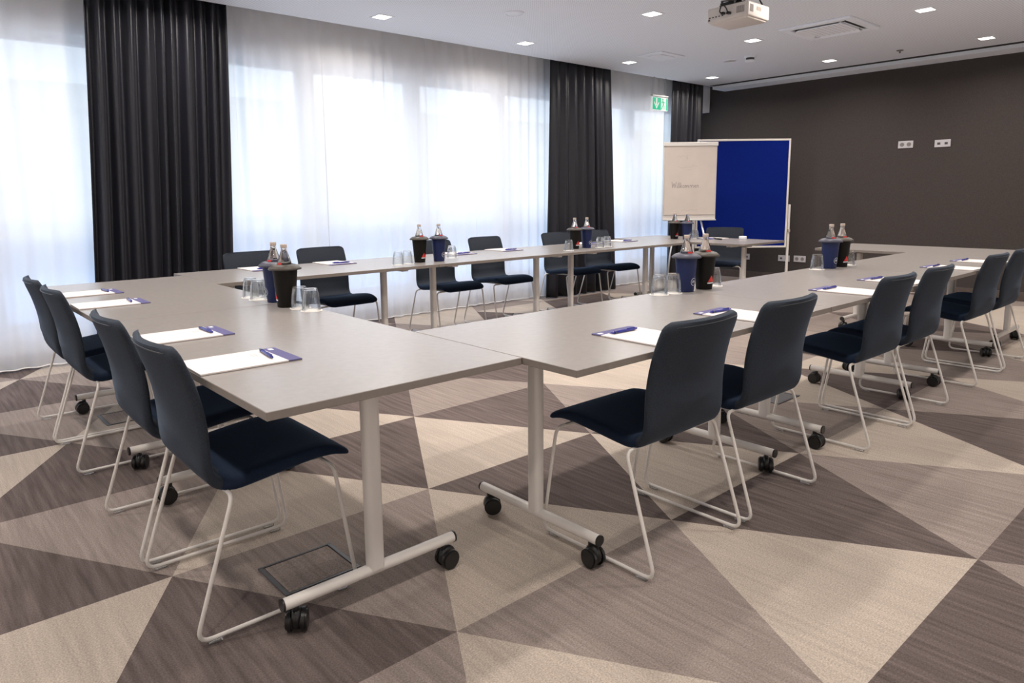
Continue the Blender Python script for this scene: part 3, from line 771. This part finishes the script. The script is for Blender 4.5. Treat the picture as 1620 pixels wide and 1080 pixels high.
# ------------------------------------------------------------------ floor boxes
def floor_box(x0, x1, y0, y1, label, M=None):
    t = thing('floor_box', label, 'floor box', ((x0 + x1) / 2, (y0 + y1) / 2, 0)); a, b = (x1 - x0) / 2, (y1 - y0) / 2; w_ = .009
    for nm, q in [('rim', (-a, a, -b, -b + w_)), ('rim', (-a, a, b - w_, b)), ('rim', (-a, -a + w_ * 1.6, -b + w_, b - w_)), ('rim', (a - w_ * 1.6, a, -b + w_, b - w_))]:
        box(nm, *q, 0, .0045, M_FBOX, t, .001)
    box('lid', -a + w_ * 2, a - w_ * 2, -b + w_ * 1.4, b - w_ * 1.4, 0, .003, M or CARP['M'], t)
floor_box(-.605, -.345, .415, .628, 'dark framed floor box under the nearest left table')
floor_box(-.620, -.37, 2.62, 2.86, 'floor box under the far table of the left row')
floor_box(2.36, 2.62, .37, .59, 'floor box under the second table of the right row', M_FBOX)

# ------------------------------------------------------------------ ceiling fittings
def downlight_proto():
    t = thing('downlight', '', 'downlight', group='square recessed downlights')
    a, b = .078, .060
    bm = bmesh.new()
    add_box(bm, -a, a, -a, -b, -.004, 0, .001, 1); add_box(bm, -a, a, b, a, -.004, 0, .001, 1)
    add_box(bm, -a, -b, -b, b, -.004, 0, .001, 1); add_box(bm, b, a, -b, b, -.004, 0, .001, 1)
    from_bm('trim_ring', bm, M_CEILP, t)
    box('lens', -b, b, -b, b, -.0025, -.0005, M_LAMP, t)
    l = bpy.data.lights.new('lamp', 'AREA'); l.shape = 'SQUARE'; l.size = 2 * b - .01; l.energy = LAMP; l.color = (1.0, .92, .845); l.spread = math.radians(160)
    lo = bpy.data.objects.new('lamp', l); link(lo, t); lo.location = (0, 0, -.0032)
    return t
dl = downlight_proto(); du = []
rows = {3.73: 'ceiling row along the curtains', 2.25: 'second ceiling row from the windows', .74: 'ceiling row farthest from the windows'}
cols = [1.9, 3.55, 5.18, 6.88]
nm = {3.73: ['leftmost', 'second from left', 'third from left', 'farthest'], 2.25: ['', 'nearest', 'middle', 'farthest'], .74: ['', '', 'nearer', 'farther']}
for y in (3.73, 2.25, .74, -.76):
    for i, x in enumerate([-1.4, .25] + cols):
        vis = (y == 3.73 and i >= 2) or (y == 2.25 and i >= 3) or (y == .74 and i >= 4)
        lab = 'lit downlight, %s in the %s' % (nm[y][i - 2], rows[y]) if vis else 'square downlight in the ceiling outside the picture'
        xx = x + (.06 if y < 3 and i >= 3 else 0) + (.06 if y < 1 and i >= 4 else 0)
        inst(dl, du, (xx, y, H), 0, lab)
# ceiling cassette air conditioner
ac = thing('air_conditioner', 'square white ceiling cassette air conditioner with dark outlet slots', 'air conditioner', (5.30, 1.53, H))
a = .32
bm = bmesh.new()
add_box(bm, -a, a, -a, -.25, -.022, 0, .006); add_box(bm, -a, a, .25, a, -.022, 0, .006); add_box(bm, -a, -.25, -.25, .25, -.022, 0, .006); add_box(bm, .25, a, -.25, .25, -.022, 0, .006)
from_bm('frame', bm, M_CEILP, ac)
box('outlet_recess', -.25, .25, -.25, .25, -.006, 0, M_SOCKD, ac)
g = box('intake_grille', -.19, .19, -.19, .19, -.026, -.006, M_CEILP, ac, .005)
for i in range(8):
    for j in range(8):
        box('grille_hole', -.16 + i * .0457 - .009, -.16 + i * .0457 + .009, -.16 + j * .0457 - .009, -.16 + j * .0457 + .009, -.0268, -.0258, M_PROJ, g)
for s in (-1, 1):
    for ax in (0, 1):
        bm = bmesh.new(); add_box(bm, -.18, .18, -.020, .020, -.003, .003, .002)
        o = from_bm('flap', bm, M_CEILP, ac); o.location = ((s * .222, 0, -.024) if ax else (0, s * .222, -.024))
        o.rotation_euler = (.5 * -s if not ax else 0, 0, 0) if not ax else (.5 * s, 0, PI / 2)
# second cassette flush panel nearer the windows
pn = thing('ceiling_diffuser', 'flush white square ceiling diffuser nearer the windows', 'diffuser', (5.15, 3.27, H))
box('plate', -.21, .21, -.16, .16, -.012, 0, M_CEILP, pn, .005); box('core', -.13, .13, -.09, .09, -.022, -.012, M_CEILP, pn, .005)
sp = thing('ceiling_speaker', 'round white ceiling speaker ring near the top middle', 'speaker', (2.69, 2.955, H))
autosmooth(lathe('rim', [(.085, 0), (.085, -.006), (.074, -.008), (.070, -.002), (.070, 0)], M_CEILP, sp, 28)); lathe('grille', [(.069, -.001), (.067, -.004), (.03, -.006), (.001, -.0065)], M_CEILP, sp, 28)
sp = thing('ceiling_speaker', 'faint round ceiling speaker left of the smoke detector', 'speaker', (6.02, 2.96, H))
autosmooth(lathe('rim', [(.085, 0), (.085, -.006), (.074, -.008), (.070, -.002), (.070, 0)], M_CEILP, sp, 28)); lathe('grille', [(.069, -.001), (.067, -.004), (.03, -.006), (.001, -.0065)], M_SOCK, sp, 28)
sd = thing('smoke_detector', 'small white smoke detector with dark slots on the ceiling', 'smoke detector', (5.96, 2.68, H))
lathe('base', [(.062, 0), (.062, -.014), (.056, -.018)], M_CEILP, sd, 24); lathe('slots', [(.044, -.018), (.044, -.042)], M_SOCKD, sd, 24); lathe('cap', [(.054, -.042), (.050, -.056), (.034, -.064), (.004, -.066)], M_CEILP, sd, 24)
sk_ = thing('sprinkler', 'tiny dark sprinkler head in the ceiling before the dark wall', 'sprinkler', (6.95, 1.51, H))
lathe('escutcheon', [(.035, 0), (.033, -.006)], M_GRILL, sk_, 20); tube('nozzle', [(0, 0, -.006), (0, 0, -.03)], .008, M_GRILL, sk_, 10)
# projector
PXL, PXR, PYN, PYF, PZ0, PZ1 = 3.20, 3.49, 1.14, 1.46, 2.405, 2.515
pj = thing('projector', 'white ceiling projector with cables on a black mount', 'projector', ((PXL + PXR) / 2, (PYN + PYF) / 2, PZ0))
hx, hy, hz = (PXR - PXL) / 2, (PYF - PYN) / 2, PZ1 - PZ0
bm = bmesh.new(); add_box(bm, -hx, hx, -hy, hy, .012, hz, .012, 3)
autosmooth(from_bm('body', bm, M_PROJ, pj), 40)
bm = bmesh.new(); add_box(bm, -hx + .012, hx - .012, -hy + .012, hy - .012, 0, .03, .012, 3)
autosmooth(from_bm('underside', bm, M_PROJ, pj), 40)
for k in range(9): box('vent_slit', -hx - .0012, -hx + .001, -hy + .030 + k * .0068, -hy + .0335 + k * .0068, .040, .085, M_GRILL, pj)
for k in range(5): box('vent_slit', -hx + .020 + k * .010, -hx + .026 + k * .010, -hy - .0012, -hy + .001, .040, .090, M_GRILL, pj)
box('badge', -hx + .11, -hx + .17, -hy - .0012, -hy + .001, .060, .085, M_CAP, pj)
for k in range(5): box('port', -hx - .0015, -hx + .001, .03 + k * .025, .043 + k * .025, .040, .048, M_SOCKD, pj)
box('power_inlet', -hx - .004, -hx + .001, .135, .147, .022, .034, M_SOCKD, pj)
for k in range(2): box('plug', -hx - .030, -hx, .012 - k * .045, .036 - k * .045, .046 - k * .006, .062 - k * .006, M_BLK, pj, .003)
tube('cable', fillet([(-hx - .028, .022, .054), (-hx - .07, .02, .052), (-hx - .065, .0, .12), (-.03, .0, .16), (0, 0, .22), (0, 0, H - PZ0)], .03), .0045, M_BLK, pj, 8)
tube('cable', fillet([(-hx - .028, -.02, .05), (-hx - .06, -.03, .07), (-hx - .04, .03, .13), (-.02, .03, .17), (.0, .02, .24), (.01, .01, H - PZ0)], .03), .0045, M_BLK, pj, 8)
box('mount_plate', -.09, .09, -.10, .10, hz, hz + .02, M_BLK, pj, .003); box('mount_arm', -.11, -.085, -.03, .08, hz - .01, hz + .03, M_BLK, pj, .003)
tube('mount_pole', [(0, 0, hz + .02), (0, 0, H - PZ0)], .022, M_BLK, pj, 14); tube('mount_strut', [(.11, -.13, hz), (.06, -.05, H - PZ0 - .01)], .006, M_BLK, pj, 8)
lathe('lens', [(.035, 0), (.035, .02), (.028, .022), (.02, .012)], M_BLK, pj, 20).matrix_local = Matrix.Translation((hx - .002, .08, .06)) @ Matrix.Rotation(PI / 2, 4, 'Y')
